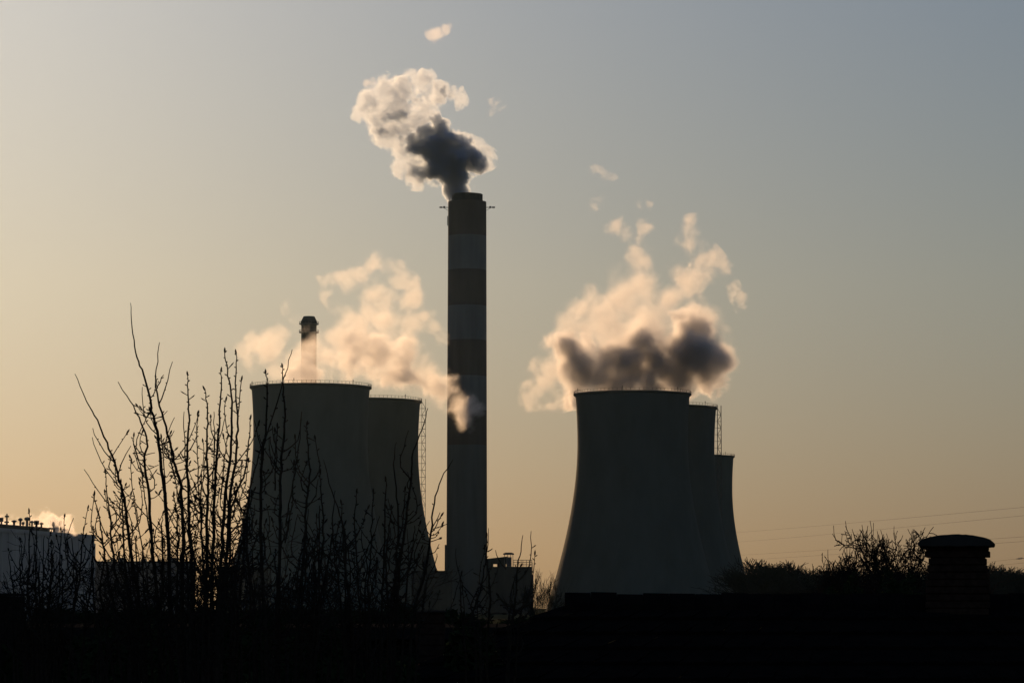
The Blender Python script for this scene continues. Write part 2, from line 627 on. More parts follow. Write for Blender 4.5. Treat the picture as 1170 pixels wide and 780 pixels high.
# ------------------------------------------------------------------ power line
def pylon(name, label, px, Y, py_top):
    zt_ = zat(py_top, Y)
    t = thing(name, label, 'pylon', (xat(px, 690, Y), Y, 0), group='pylons of the power line')
    m = MB()
    wb, wt = 3.2, 0.5
    lev = [0, 0.2, 0.38, 0.54, 0.68, 0.8, 0.9, 1.0]
    for sx_ in (-1, 1):
        for sy_ in (-1, 1):
            m.tube([(sx_ * wb, sy_ * wb, 0), (sx_ * wt, sy_ * wt, zt_)], 0.10, 4)
    for i in range(len(lev) - 1):
        wa, wb2 = wb + (wt - wb) * lev[i], wb + (wt - wb) * lev[i + 1]
        za, zb2 = zt_ * lev[i], zt_ * lev[i + 1]
        for s in (-1, 1):
            m.tube([(-wa, s * wa, za), (wb2, s * wb2, zb2)], 0.06, 3)
            m.tube([(wa, s * wa, za), (-wb2, s * wb2, zb2)], 0.06, 3)
            m.tube([(s * wa, -wa, za), (s * wb2, wb2, zb2)], 0.06, 3)
    m.build('lattice', M_steel, t)
    for fz in (0.68, 0.82, 0.94):
        m = MB()
        for s in (-1, 1):
            m.tube([(0, 0, zt_ * fz), (s * 5.2, 0, zt_ * fz)], 0.10, 4)
            m.tube([(0, 0, zt_ * fz + 1.2), (s * 5.2, 0, zt_ * fz)], 0.08, 4)
        m.build('crossarm', M_steel, t)
    return t


wires = [((840, 608), (1300, 567)), ((840, 619), (1300, 576)), ((840, 634), (1300, 604)), ((840, 640), (1300, 609)), ((1040, 651), (1300, 622)), ((1040, 655), (1300, 629))]
for i, (a, b_) in enumerate(wires):
    m = MB()
    p0, p1 = at(*a, 2400), at(*b_, 420)
    pts = []
    for k in range(25):
        f = k / 24
        p = p0.lerp(p1, f)
        p.z -= 0.9 * 4 * f * (1 - f) * (0.4 if i < 2 else 0.25)
        pts.append(p)
    m.tube(pts, [0.034 - 0.018 * k / 24 for k in range(25)], 4)
    o = m.build('power_line', M_wire)
    tag(o, ['thin overhead wire, uppermost of the faint lines over the right treeline', 'thin overhead wire, second from the top over the right treeline',
            'thin overhead wire, third from the top, behind the brick chimney cap', 'thin overhead wire, fourth from the top, behind the brick chimney cap',
            'low overhead wire carrying a dark insulator right of the brick chimney', 'lowest overhead wire right of the brick chimney'][i], 'wire', 'overhead wires at the right')
    if i == 4:
        q = MB()
        f0 = 0.62
        pa, pb = pts[14], pts[16]
        c0 = None
        for k in range(24):
            pr = pts[k]
            # pick the stretch that shows at the right edge of the photo
            d = pr - Vector((0, 0, EYE))
            sxp = 585 + F * d.x / (d.y * CP + d.z * SP)
            if sxp > 1158 and c0 is None:
                c0 = k
        pa = pts[c0]
        pb = pts[c0 + 1]
        q.tube([pa.lerp(pb, f) for f in (0, 0.12, 0.13, 0.3, 0.31, 0.55, 0.56, 0.9)], [0.1, 0.1, 0.2, 0.2, 0.12, 0.12, 0.22, 0.1], 8)
        q.build('insulator', M_steel, o)
pylon('lattice_pylon', 'steel lattice pylon carrying the overhead wires past the right edge', 1300, 420, 560)

# ------------------------------------------------------------------ trees
def grow(mb, p, d, length, rad, depth, rnd, spread=0.55, up=0.15, nseg=4, sides=4, kids=(3, 4), minrad=0.004, shrink=0.66, wob=0.13):
    pts, rads = [p.copy()], [rad]
    q, dd = p.copy(), d.normalized()
    for k in range(nseg):
        dd = (dd + Vector((rnd.gauss(0, wob), rnd.gauss(0, wob), rnd.gauss(0, wob * 0.8) + up * 0.35))).normalized()
        q = q + dd * (length / nseg)
        pts.append(q.copy())
        rads.append(max(minrad, rad * (1 - 0.62 * (k + 1) / nseg)))
    mb.tube(pts, rads, sides if depth > 1 else 3, cap=False)
    if depth <= 0:
        return
    n = rnd.randint(*kids)
    for i in range(n):
        f = 0.35 + 0.65 * (i + rnd.random() * 0.6) / n
        f = min(f, 1.0)
        idx = min(int(f * nseg), nseg - 1)
        base = pts[idx].lerp(pts[idx + 1], f * nseg - idx)
        a = rnd.random() * 2 * math.pi
        side = dd.orthogonal()
        side.rotate(Matrix.Rotation(a, 3, dd))
        nd = (dd + side * (spread * (0.6 + 0.9 * rnd.random())) + Vector((0, 0, up))).normalized()
        grow(mb, base, nd, length * shrink * (0.75 + 0.5 * rnd.random()), max(minrad, rads[idx] * 0.62), depth - 1, rnd, spread, up, max(2, nseg - 1), sides, kids, minrad, shrink, wob)


def make_bare_tree(name, height, seed, trunk_r, depth, minrad, mat, spread=0.55, kids=(3, 4), trunk_frac=0.3, limbs=5, wob=0.13, shrink=0.66):
    rnd = random.Random(seed)
    t = thing(name, '', 'tree')
    m = MB()
    th = height * trunk_frac
    m.tube([(0, 0, -0.05), (0.02 * height * rnd.uniform(-1, 1), 0.01 * height, th * 0.5), (0.03 * height * rnd.uniform(-1, 1), 0, th), (0.02 * height * rnd.uniform(-1, 1), 0, height * 0.55)],
           [trunk_r * 1.25, trunk_r, trunk_r * 0.85, trunk_r * 0.35], 8)
    m.build('trunk', mat, t)
    m = MB()
    for i in range(limbs):
        a = 2 * math.pi * (i + rnd.random() * 0.7) / limbs
        z = th + (height * 0.25) * i / limbs
        grow(m, Vector((0, 0, z)), Vector((math.cos(a) * 0.8, math.sin(a) * 0.8, 0.9)), height * 0.36, trunk_r * 0.5, depth, rnd, spread, 0.2, 4, 4, kids, minrad, shrink, wob)
    grow(m, Vector((0, 0, height * 0.5)), Vector((0, 0, 1)), height * 0.30, trunk_r * 0.4, depth, rnd, spread, 0.2, 4, 4, kids, minrad, shrink, wob)
    q = sorted(v[2] for v in m.v)[int(len(m.v) * 0.995)]
    kz = height / q
    lo = th
    m.v = [(x, y, z if z < lo else lo + (z - lo) * (height - lo) / (q - lo)) for x, y, z in m.v]
    m.build('crown', mat, t)
    return t


# far treeline at the right: four kinds of tree, each standing on its own
rnd = random.Random(11)
protos = [make_bare_tree('bare_tree', 12, 100 + k, 0.16, 3, 0.04, M_farwood, 0.5, (4, 5), 0.15, 8) for k in range(4)]
spots = []
for i in range(64):
    px = 864 + 314 * i / 63 + rnd.uniform(-4, 4)
    Y = rnd.uniform(560, 760)
    # outline of the treetops in the photo
    prof = [(846, 640), (860, 641), (875, 648), (890, 655), (910, 656), (935, 658), (980, 660), (1060, 660), (1130, 655), (1150, 653), (1170, 660), (1200, 655)]
    for (xa, ya), (xb, yb) in zip(prof, prof[1:]):
        if xa <= px <= xb:
            top = ya + (yb - ya) * (px - xa) / (xb - xa)
            break
    else:
        top = 656
    spots.append((px, Y, top - 7 + rnd.uniform(-3, 7)))
used = set()
for i, (px, Y, top) in enumerate(spots):
    k = i % 4
    o = protos[k] if k not in used else copy_tree(protos[k])
    used.add(k)
    o.location = (xat(px, 690, Y), Y, 0)
    s = zat(top, Y) / 12.0
    o.scale = (s * 1.7, s * 1.7, s)
    o.rotation_euler = (0, 0, rnd.random() * 6.28)
    tag(o, 'bare winter tree in the hazy far treeline at the right', 'tree', 'trees of the far treeline at the right')

# bushes glowing beside the right tower's foot
for i, (px, top, Y, seed) in enumerate(((617, 652, 330, 31), (627, 655, 345, 32), (636, 661, 350, 33), (606, 668, 340, 34))):
    o = make_bare_tree('bare_bush', zat(top, Y), seed, 0.07, 3, 0.016, M_farwood, 0.5, (3, 5), 0.12, 6)
    o.location = (xat(px, 690, Y), Y, 0)
    o.scale = (0.62, 0.62, 1)
    tag(o, 'fine twigged bush in the gap left of the large right cooling tower', 'bush', 'bushes in the gap beside the right cooling tower')

# gnarled bare trees left of the brick chimney
labs = ['gnarled bare tree, leftmost of three behind the roof, spreading low', 'gnarled bare tree, middle and tallest of three behind the roof', 'gnarled bare tree just left of the brick chimney']
for i, (px, top, Y, seed, ln) in enumerate(((966, 617, 62, 41, 0.58), (1000, 608.5, 60, 42, 0.58), (1031, 609, 64, 45, 0.56))):
    rnd = random.Random(seed)
    hgt = zat(top, Y)
    o = thing('gnarled_tree', labs[i], 'tree', (xat(px, 690, Y), Y, 0), group='bare trees left of the brick chimney')
    zk = hgt - 1.75
    m = MB()
    m.tube([(0.05, 0, -0.05), (0.0, 0.04, 1.4), (0.06, 0, 2.8), (0, 0, zk), (0.02, 0, zk + 0.25)], [0.17, 0.14, 0.12, 0.10, 0.05], 9)
    m.build('trunk', M_bark, o)
    m = MB()
    for k in range(9):
        a = 2 * math.pi * (k + rnd.random() * 0.5) / 9
        tilt = rnd.uniform(0.35, 1.25)
        grow(m, Vector((0, 0, zk - rnd.uniform(-0.15, 0.5))), Vector((math.cos(a) * tilt, math.sin(a) * tilt, 1)), ln * rnd.uniform(0.85, 1.2), 0.045, 4, rnd, 0.85, 0.06, 5, 5, (3, 4), 0.007, 0.68, 0.26)
    q = sorted(v[2] for v in m.v)[int(len(m.v) * 0.995)]
    m.v = [(x, y, z if z < zk else zk + (z - zk) * (hgt - zk) / (q - zk)) for x, y, z in m.v]
    m.build('crown', M_bark, o)


def make_evergreen(name, px0, px1, top, Y, seed, label, n=3600, depth=0.7):
    rnd = random.Random(seed)
    c = at((px0 + px1) / 2, 690, Y)
    wv = (px1 - px0) / F * Y / 2
    h = zat(top, Y)
    t = thing(name, label, 'bush', (c.x, Y, 0), group='dark evergreen bushes along the foreground')
    m = MB()
    for k in range(5):
        a = rnd.random() * 6.28
        m.tube([(0.15 * math.cos(a), 0.15 * math.sin(a), -0.03), (wv * 0.3 * math.cos(a), 0.3 * math.sin(a), h * 0.5), (wv * 0.6 * math.cos(a), 0.5 * math.sin(a), h * 0.92)], [0.05, 0.035, 0.01], 5)
    m.build('stems', M_bark, t)
    m = MB()
    for k in range(n):
        a = rnd.random() * 2 * math.pi
        zz = rnd.uniform(0.84, 1.0) if rnd.random() < 0.82 else rnd.random()
        r = math.sqrt(rnd.random())
        prof = math.sqrt(max(0.04, 1 - (max(0, (zz - 0.86) / 0.14)) ** 2))
        x = r * math.cos(a) * wv * prof
        y = r * math.sin(a) * depth * prof
        lump = 0.9 + 0.1 * mnoise.noise(Vector((x * 2.3 + seed, y * 2.3, 0.0))) * 1.6
        z = zz * h * lump
        s = rnd.uniform(0.025, 0.055)
        n1 = Vector((rnd.gauss(0, 1), rnd.gauss(0, 1), rnd.gauss(0, 1))).normalized()
        n2 = n1.orthogonal().normalized()
        p = Vector((x, y, z))
        m.quad(p - n1 * s * 1.5, p - n2 * s * 0.6, p + n1 * s * 1.5, p + n2 * s * 0.6)
    m.build('foliage', M_ever, t)
    return t


EV = [(-30, 60, 682, 26, 1), (55, 112, 690, 25, 2), (100, 170, 684, 24, 3), (145, 225, 676, 24, 4), (205, 290, 690, 25, 5), (270, 345, 694, 24, 6), (330, 420, 696, 25, 7), (400, 480, 698, 24, 8), (500, 575, 704, 25, 9)]
evl = ['dark evergreen bush at the far left edge before the shed', 'low dark evergreen bush under the left vents hall', 'dark evergreen bush left of the tall sapling stems',
       'tallest dark evergreen bush behind the tall sapling', 'dark evergreen bush behind the densest sapling stems', 'dark evergreen bush below the left cooling tower',
       'dark evergreen bush below the middle of the left tower pair', 'dark evergreen bush left of the stubby brick stack', 'low dark evergreen bush right of the stubby brick stack']
for (a, b_, top, Y, sd_), lb in zip(EV, evl):
    make_evergreen('evergreen_bush', a, b_, top, Y, sd_, lb)
for (a, b_, top, Y, sd_, lb) in ((925, 1000, 652, 56, 21, 'dark ivy clad bush under the leftmost gnarled tree'), (985, 1066, 648, 57, 22, 'dark ivy clad bush beside the brick chimney')):
    make_evergreen('ivy_bush', a, b_, top, Y, sd_, lb, 3600, 1.5)

def hedge(px0, px1, top, Y, seed, label, n):
    rnd = random.Random(seed)
    c = at((px0 + px1) / 2, 690, Y)
    wv = (px1 - px0) / F * Y / 2
    h = zat(top, Y)
    t = thing('overgrown_hedge', label, 'hedge', (c.x, Y, 0))
    m = MB()
    for k in range(int(wv * 2 / 0.8)):
        x = -wv + 0.4 + 0.8 * k
        m.tube([(x, 0, -0.03), (x + rnd.gauss(0, .1), rnd.gauss(0, .1), h * 0.6), (x + rnd.gauss(0, .2), rnd.gauss(0, .2), h * 0.93)], [0.05, 0.035, 0.012], 5)
    m.build('stems', M_bark, t)
    m = MB()
    for k in range(n):
        x = rnd.uniform(-wv, wv)
        zz = rnd.uniform(0.8, 1.0) if rnd.random() < 0.75 else rnd.random()
        prof = math.sqrt(max(0.03, 1 - (max(0, (zz - 0.85) / 0.15)) ** 2))
        y = rnd.uniform(-1, 1) * 0.8 * prof
        lump = 1 + 0.07 * mnoise.noise(Vector((x * 0.8 + seed, 0, 0.0))) + 0.035 * mnoise.noise(Vector((x * 3.1, y, seed)))
        z = zz * h * lump
        s_l = rnd.uniform(0.05, 0.13)
        n1 = Vector((rnd.gauss(0, 1), rnd.gauss(0, 1), rnd.gauss(0, 1))).normalized()
        n2 = n1.orthogonal().normalized()
        p = Vector((x, y, z))
        m.quad(p - n1 * s_l * 1.5, p - n2 * s_l * 0.6, p + n1 * s_l * 1.5, p + n2 * s_l * 0.6)
    m.build('foliage', M_ever, t)


hedge(40, 520, 699, 85, 61, 'long dark overgrown hedge behind the saplings at the foot of the left towers', 16000)
hedge(515, 660, 710, 80, 62, 'short low dark hedge at the foot of the striped chimney', 5000)

BR = [(132, 652, 16.5, 'tangled leafless bramble low among the tall sapling stems'), (178, 646, 16.0, 'tangled leafless bramble under the tallest whip shoot'),
      (224, 640, 15.6, 'thick tangled bramble at the foot of the densest sapling'), (250, 648, 16.2, 'dark tangled bramble just left of the left cooling tower foot'),
      (300, 655, 16.0, 'tangled bramble in front of the left cooling tower foot'), (352, 664, 16.8, 'low tangled bramble right of the bud tipped sapling'),
      (425, 668, 16.4, 'low tangled bramble under the spreading sapling'), (25, 668, 16.6, 'low bramble at the left edge before the vents hall'), (82, 672, 16.6, 'low bramble before the right end of the vents hall')]
for i, (px, top, Y, lb) in enumerate(BR):
    rnd = random.Random(300 + i)
    t = thing('bramble_bush', lb, 'bush', (xat(px, 690, Y), Y, 0), group='leafless brambles in the foreground')
    h = zat(top, Y)
    m = MB()
    m2 = MB()
    for k in range(9):
        a = rnd.random() * 6.28
        p0 = Vector((0.06 * math.cos(a), 0.06 * math.sin(a), -0.03))
        p1 = Vector((rnd.uniform(-0.14, 0.14), rnd.uniform(-0.25, 0.25), h - rnd.uniform(0.30, 0.52)))
        m.tube([p0, p0.lerp(p1, 0.5) + Vector((rnd.gauss(0, .05), rnd.gauss(0, .05), 0)), p1], [0.014, 0.010, 0.006], 5)
        grow(m2, p1, Vector((rnd.gauss(0, .35), rnd.gauss(0, .35), 1)), rnd.uniform(0.2, 0.34), 0.0055, 3, rnd, 0.75, 0.1, 4, 4, (3, 4), 0.0013, 0.66, 0.2)
    m.build('stems', M_bark, t)
    m2.build('crown', M_bark, t)

# saplings in front: traced shoots, each with its own depth
TREES = {
    'A': (205, 13.2, 'tall bare sapling with the highest whip like shoot, leftmost of the dense stand', [
        ([(149, 346), (151, 375), (156, 405), (163, 425), (170, 450), (175, 475), (180, 500), (185, 540), (190, 580), (197, 640), (203, 700)], 0),
        ([(182, 391), (178, 430), (180, 452), (190, 490), (200, 530), (207, 560), (212, 620), (208, 700)], 0),
        ([(197, 413), (190, 440), (181, 462)], 0), ([(187, 428), (179, 444)], 0),
        ([(86, 427), (100, 460), (112, 482), (124, 510), (134, 540), (142, 570), (152, 605), (170, 650), (190, 700)], 0),
        ([(134, 436), (150, 460), (160, 480), (168, 505), (165, 530), (170, 560), (180, 620), (195, 690)], 0),
        ([(152, 501), (158, 525), (163, 545)], 0), ([(150, 509), (139, 530), (134, 541)], 0),
        ([(120, 540), (123, 570), (126, 592), (130, 620), (145, 660), (175, 705)], 1),
        ([(107, 565), (114, 595), (125, 622), (138, 655)], 1), ([(104, 600), (118, 622), (128, 640)], 0),
        ([(149, 528), (152, 560), (156, 590), (165, 640)], 1), ([(163, 545), (166, 575), (172, 610)], 1),
        ([(185, 500), (187, 530), (190, 570)], 1), ([(135, 632), (150, 645), (165, 665)], 1)]),
    'B': (236, 12.6, 'densest bare sapling with upright knobbly shoots left of the left cooling tower', [
        ([(214, 428), (215, 450), (216, 480), (214, 520), (215, 570), (220, 620), (230, 690)], 1),
        ([(234, 445), (237, 470), (236, 510), (238, 560), (236, 600), (235, 700)], 1),
        ([(257, 402), (260, 425), (264, 450), (265, 480), (263, 520), (258, 560), (250, 610), (240, 660), (236, 700)], 1),
        ([(270, 404), (269, 440), (271, 480), (270, 520), (264, 560), (255, 610), (242, 680)], 1),
        ([(275, 434), (273, 460), (271, 485)], 1), ([(253, 424), (252, 450), (250, 490), (247, 530), (244, 600), (238, 690)], 1),
        ([(286, 478), (284, 510), (279, 540), (265, 580), (250, 625), (240, 670)], 1),
        ([(244, 470), (245, 510), (243, 560)], 0), ([(210, 470), (211, 510), (214, 545)], 0), ([(226, 475), (225, 520), (228, 570), (232, 640)], 1),
        ([(195, 520), (202, 560), (212, 600), (226, 650)], 1), ([(187, 502), (194, 525), (201, 545)], 0), ([(207, 580), (216, 610), (227, 660)], 1),
        ([(290, 560), (282, 590), (268, 620), (248, 660)], 1), ([(260, 500), (256, 530), (252, 570)], 1)]),
    'C': (316, 12.9, 'bare sapling standing before the left cooling tower, with two bud tipped shoots above its rim', [
        ([(304, 426), (305, 450), (304, 490), (300, 520), (298, 560), (297, 620), (308, 690)], 1),
        ([(323, 419), (323, 440), (325, 480), (322, 520), (320, 560), (318, 620), (316, 700)], 1),
        ([(334, 399), (328, 420), (318, 455), (310, 480), (302, 506)], 0), ([(344, 478), (341, 500), (333, 510), (324, 516)], 0),
        ([(350, 485), (352, 510), (354, 545), (350, 580), (340, 640), (325, 700)], 1), ([(317, 488), (316, 520), (314, 560)], 1),
        ([(365, 540), (367, 570), (370, 600), (362, 640), (340, 690)], 1), ([(291, 480), (297, 510), (299, 535)], 0),
        ([(300, 505), (290, 540), (283, 580), (282, 630), (300, 690)], 1), ([(345, 470), (340, 520), (333, 560), (326, 600)], 0),
        ([(278, 600), (285, 630), (298, 670)], 1), ([(335, 530), (334, 570), (326, 620)], 1), ([(382, 560), (380, 600), (368, 640), (345, 680)], 0)]),
    'D': (428, 13.4, 'spreading bare sapling before the rear left cooling tower, with a curved whip at its right', [
        ([(370, 525), (380, 565), (392, 600), (400, 622), (398, 650), (412, 700)], 0),
        ([(427, 562), (425, 600), (420, 640), (412, 670), (418, 700)], 1), ([(453, 505), (450, 535), (455, 580), (453, 620), (445, 660), (430, 700)], 0),
        ([(489, 466), (482, 490), (472, 515), (470, 545), (466, 575), (455, 610), (443, 640), (433, 690)], 0),
        ([(518, 525), (505, 545), (497, 570), (493, 600), (486, 630), (470, 660), (440, 700)], 0),
        ([(407, 562), (405, 600), (412, 640), (420, 690)], 1), ([(441, 548), (440, 590), (437, 640), (430, 690)], 1), ([(390, 575), (394, 610), (405, 660), (420, 700)], 1),
        ([(503, 585), (496, 600), (490, 612)], 0), ([(380, 600), (385, 635), (400, 670)], 1), ([(463, 560), (460, 600), (450, 640)], 1), ([(500, 632), (485, 650), (462, 672)], 0),
        ([(362, 590), (366, 630), (385, 670), (410, 705)], 1), ([(474, 600), (466, 630), (452, 660)], 0)]),
    'E': (556, 13.8, 'thin bare sapling at the foot of the striped chimney and plant building', [
        ([(597, 611), (591, 630), (582, 645), (578, 670), (574, 690), (562, 715)], 0),
        ([(558, 603), (556, 625), (546, 650), (528, 680), (505, 708), (530, 728)], 0),
        ([(556, 612), (558, 640), (564, 665), (567, 690), (560, 715)], 1), ([(565, 628), (571, 640), (579, 650)], 0), ([(526, 663), (527, 690), (535, 715)], 1),
        ([(563, 626), (557, 630)], 0), ([(588, 655), (583, 680), (572, 705)], 0), ([(545, 680), (548, 705), (555, 720)], 1), ([(600, 668), (595, 690), (580, 712)], 0)]),
    'F': (48, 13.6, 'low bare sapling with two straight dark shoots before the vents hall at the left', [
        ([(34, 585), (33, 620), (31, 650), (28, 680), (40, 712)], 1), ([(42, 600), (40, 630), (39, 670), (44, 710)], 1), ([(70, 606), (66, 640), (63, 680), (52, 712)], 1),
        ([(95, 601), (91, 625), (84, 660), (65, 705)], 0), ([(82, 614), (90, 640), (98, 660), (88, 690)], 0), ([(60, 620), (58, 650), (52, 690)], 1), ([(10, 632), (16, 655), (26, 680)], 0),
        ([(106, 636), (104, 660), (90, 695)], 1), ([(22, 622), (26, 650), (28, 675)], 0), ([(50, 612), (48, 650), (46, 690)], 0)]),
}


def bez(pts, n):
    """Catmull-Rom through the points."""
    out = []
    P_ = [pts[0]] + list(pts) + [pts[-1]]
    m_ = len(pts) - 1
    for k in range(n + 1):
        u = k / n * m_
        i = min(int(u), m_ - 1)
        f = u - i
        p0, p1, p2, p3 = P_[i], P_[i + 1], P_[i + 2], P_[i + 3]
        out.append(tuple(0.5 * (2 * p1[j] + (p2[j] - p0[j]) * f + (2 * p0[j] - 5 * p1[j] + 4 * p2[j] - p3[j]) * f * f + (3 * p1[j] - p0[j] - 3 * p2[j] + p3[j]) * f ** 3) for j in (0, 1)))
    return out


PXM = 13.0 / F           # metres per photo pixel at the saplings


def sapling(key, bx_, Y0, label, shoots, seed):
    rnd = random.Random(seed)
    base = at(bx_, 712, Y0)
    base.z = 3.2
    t = thing('bare_sapling', label, 'tree', (base.x, Y0, 0), group='bare saplings in the foreground')
    loc = Vector((base.x, Y0, 0))
    m = MB()
    fork = base - loc
    m.tube([(0.03, 0, -0.05), (-0.02, 0.02, 1.5), (0.015, -0.01, 2.6), tuple(fork), tuple(fork + Vector((0.0, 0.0, 0.10)))], [0.075, 0.06, 0.05, 0.042, 0.02], 9)
    m.build('trunk', M_bark, t)
    tw = MB()
    bd = tw
    paths = []

    def shoot(pts2, dy0, dy1, r_tip, r_base, knobbly):
        plen = sum(math.dist(a, b) for a, b in zip(pts2, pts2[1:]))
        n = max(4, int(plen / 9))
        c = bez(pts2, n)
        P3 = []
        for k, (x, y) in enumerate(c):
            f = k / n
            jx = rnd.gauss(0, 0.5)
            P3.append(at(x + jx, y, Y0 + dy0 * (1 - f) + dy1 * f) - loc)
        rr = [r_tip + (r_base - r_tip) * (k / n) ** 0.9 for k in range(n + 1)]
        tw.tube(P3, rr, 5)
        paths.append((P3, rr, plen))
        # buds and short spurs
        step = 7.5
        s, k = (3 if knobbly else plen * 0.32), 0
        side = rnd.choice((-1, 1))
        while s < plen * 0.93:
            f = s / plen * n
            i = min(int(f), n - 1)
            p = P3[i].lerp(P3[i + 1], f - i)
            d = (P3[i] - P3[i + 1]).normalized()
            side = -side
            a = rnd.uniform(-0.9, 0.9)
            lat = (Vector((1, 0, 0)) * math.cos(a) + Vector((0, 1, 0)) * math.sin(a)) * side
            L = rnd.uniform(1.6, 4.2) * PXM * (1.0 if rnd.random() < 0.82 else rnd.uniform(1.6, 3.2))
            dirb = (d * rnd.uniform(0.5, 1.1) + lat).normalized()
            rb = rr[i]
            if knobbly or rnd.random() < 0.7:
                bd.tube([p, p + dirb * L * 0.45, p + dirb * L * 0.75, p + dirb * L], [0.0016, 0.0021, 0.0029, 0.0008], 5)
            s += step * rnd.uniform(0.55, 1.7)
        if knobbly:
            d = (P3[0] - P3[1]).normalized()
            bd.tube([P3[0] - d * 0.004, P3[0] + d * 0.004, P3[0] + d * 0.013, P3[0] + d * 0.022], [0.0022, 0.0042, 0.0038, 0.0006], 6)

    main = []
    # extra suckers between the drawn shoots
    xs_ = [q[0][0][0] for q in shoots]
    shoots = list(shoots)
    for _ in range({'A': 9, 'B': 10, 'C': 9, 'D': 5, 'E': 2, 'F': 6}[key]):
        x0_ = rnd.uniform(min(xs_) + 8, max(xs_) - 8)
        yt = rnd.choice((rnd.uniform(540, 640), rnd.uniform(590, 680)))
        if key in 'EF':
            yt = rnd.uniform(630, 700)
        xb_ = x0_ + (bx_ - x0_) * rnd.uniform(0.0, 0.45) + rnd.gauss(0, 6)
        md_ = ((x0_ + xb_) / 2 + rnd.gauss(0, 7), (yt + 712) / 2)
        shoots.append(([(x0_, yt), (x0_ * 0.75 + md_[0] * 0.25 + rnd.gauss(0, 3), yt * 0.75 + md_[1] * 0.25), md_, (xb_, 712)], int(rnd.random() < 0.7)))
    for pts2, kn in shoots:
        long_ = pts2[-1][1] > 650
        if long_:
            # the shoots stand side by side and only meet well below the picture
            knee = [q for q in pts2 if q[1] <= 600] or [pts2[0]]
            kx = knee[-1][0]
            pts2 = [q if q[1] <= 600 else (q[0] + (kx - q[0]) * 0.62, q[1]) for q in pts2]
            ex, ey = pts2[-1]
            pts2 = pts2 + [(ex + (bx_ - ex) * 0.12, ey + 60)]
        plen = sum(math.dist(a, b) for a, b in zip(pts2, pts2[1:]))
        dy0 = rnd.uniform(-0.55, 0.55)
        dy1 = dy0 * 0.45 if long_ else dy0
        rb = (0.0030 + plen * PXM * 0.0050) if long_ else 0.0034
        shoot(pts2, dy0, dy1, 0.0019 if kn else 0.0015, rb, kn)
        if long_:
            main.append((pts2, dy0, dy1))
            e = at(*pts2[-1], Y0 + dy1) - loc
            tw.tube([e, e.lerp(fork, 0.55) + Vector((e.x * 0.2, 0, -0.1)), fork - Vector((0, 0, 0.03))], [rb, rb * 1.25, rb * 1.6], 6)
    # secondary shoots growing off the limbs
    for pts2, dy0, dy1 in main:
        plen = sum(math.dist(a, b) for a, b in zip(pts2, pts2[1:]))
        c = bez(pts2, 60)
        for _ in range(max(2, int(plen / (34 if key != 'E' else 70)))):
            f = rnd.uniform(0.36, 0.97)
            x, y = c[int(f * 60)]
            if y < 500 and rnd.random() < 0.7:
                continue
            L = rnd.uniform(18, 70) * (0.6 + 0.6 * f)
            an = rnd.gauss(0, 0.42)
            sx_ = rnd.choice((-1, 1))
            k1 = (x + sx_ * L * 0.22, y - L * 0.25)
            k2 = (k1[0] + L * 0.5 * math.sin(an) * 0.6 + sx_ * L * 0.08, k1[1] - L * 0.4)
            k3 = (k2[0] + L * 0.35 * math.sin(an * 0.7), k2[1] - L * 0.35)
            dyb = dy0 * (1 - f) + dy1 * f
            shoot([k3, k2, k1, (x, y)], dyb + rnd.uniform(-0.2, 0.2), dyb, 0.0015, 0.0030, rnd.random() < 0.6)
        for _ in range(int(plen / 17)):
            f = rnd.uniform(0.45, 1.0)
            x, y = c[int(f * 60)]
            L = rnd.uniform(8, 22)
            sx_ = rnd.choice((-1, 1))
            dyb = dy0 * (1 - f) + dy1 * f
            shoot([(x + sx_ * L * 0.9, y - L * rnd.uniform(0.1, 0.9)), (x + sx_ * L * 0.5, y - L * 0.15), (x, y)], dyb + rnd.uniform(-0.1, 0.1), dyb, 0.0014, 0.0024, rnd.random() < 0.5)
    tw.build('crown', M_bark, t)
    return t


for i, (k, (bx_, Y0, lab, sh)) in enumerate(TREES.items()):
    sapling(k, bx_, Y0, lab, sh, 50 + i)

# ------------------------------------------------------------------ near house with brick chimney
HY = 26.0
hm = HY / F
rz = zat(692, HY)                # roof surface at the ridge
xl, xr = xat(645, 690, HY), xat(1420, 690, HY)
house = thing('tiled_house', 'near house whose black tiled hip roof fills the lower right', 'house', (xl, HY, 0))
m = MB()
W = xr - xl
ez = rz - 2.0                    # eaves
m.box(-4.6, W + 4.6, -4.6, 4.6, 0, ez + 0.02)
m.build('wall', M_render, house)
m = MB()


def tiled(mb, a, b_, c, d, nu, nv, riser=True):
    """A roof slope laid in courses: a-b along the eaves, d-c along the top."""
    for j in range(nv):
        f0, f1 = j / nv, (j + 1) / nv
        n_ = ((b_ - a).cross(d - a)).normalized()
        for i in range(nu):
            g0, g1 = i / nu, (i + 1) / nu
            lift = (0.028 if riser else 0.012) + 0.006 * ((i * 7 + j * 13) % 3) * riser
            p00 = a.lerp(b_, g0).lerp(d.lerp(c, g0), f0)
            p10 = a.lerp(b_, g1).lerp(d.lerp(c, g1), f0)
            p11 = a.lerp(b_, g1).lerp(d.lerp(c, g1), f1)
            p01 = a.lerp(b_, g0).lerp(d.lerp(c, g0), f1)
            mb.quad(p00 + n_ * lift, p10 + n_ * lift, p11 + n_ * 0.004, p01 + n_ * 0.004)
            if riser:
                mb.quad(p00, p10, p10 + n_ * lift, p00 + n_ * lift)


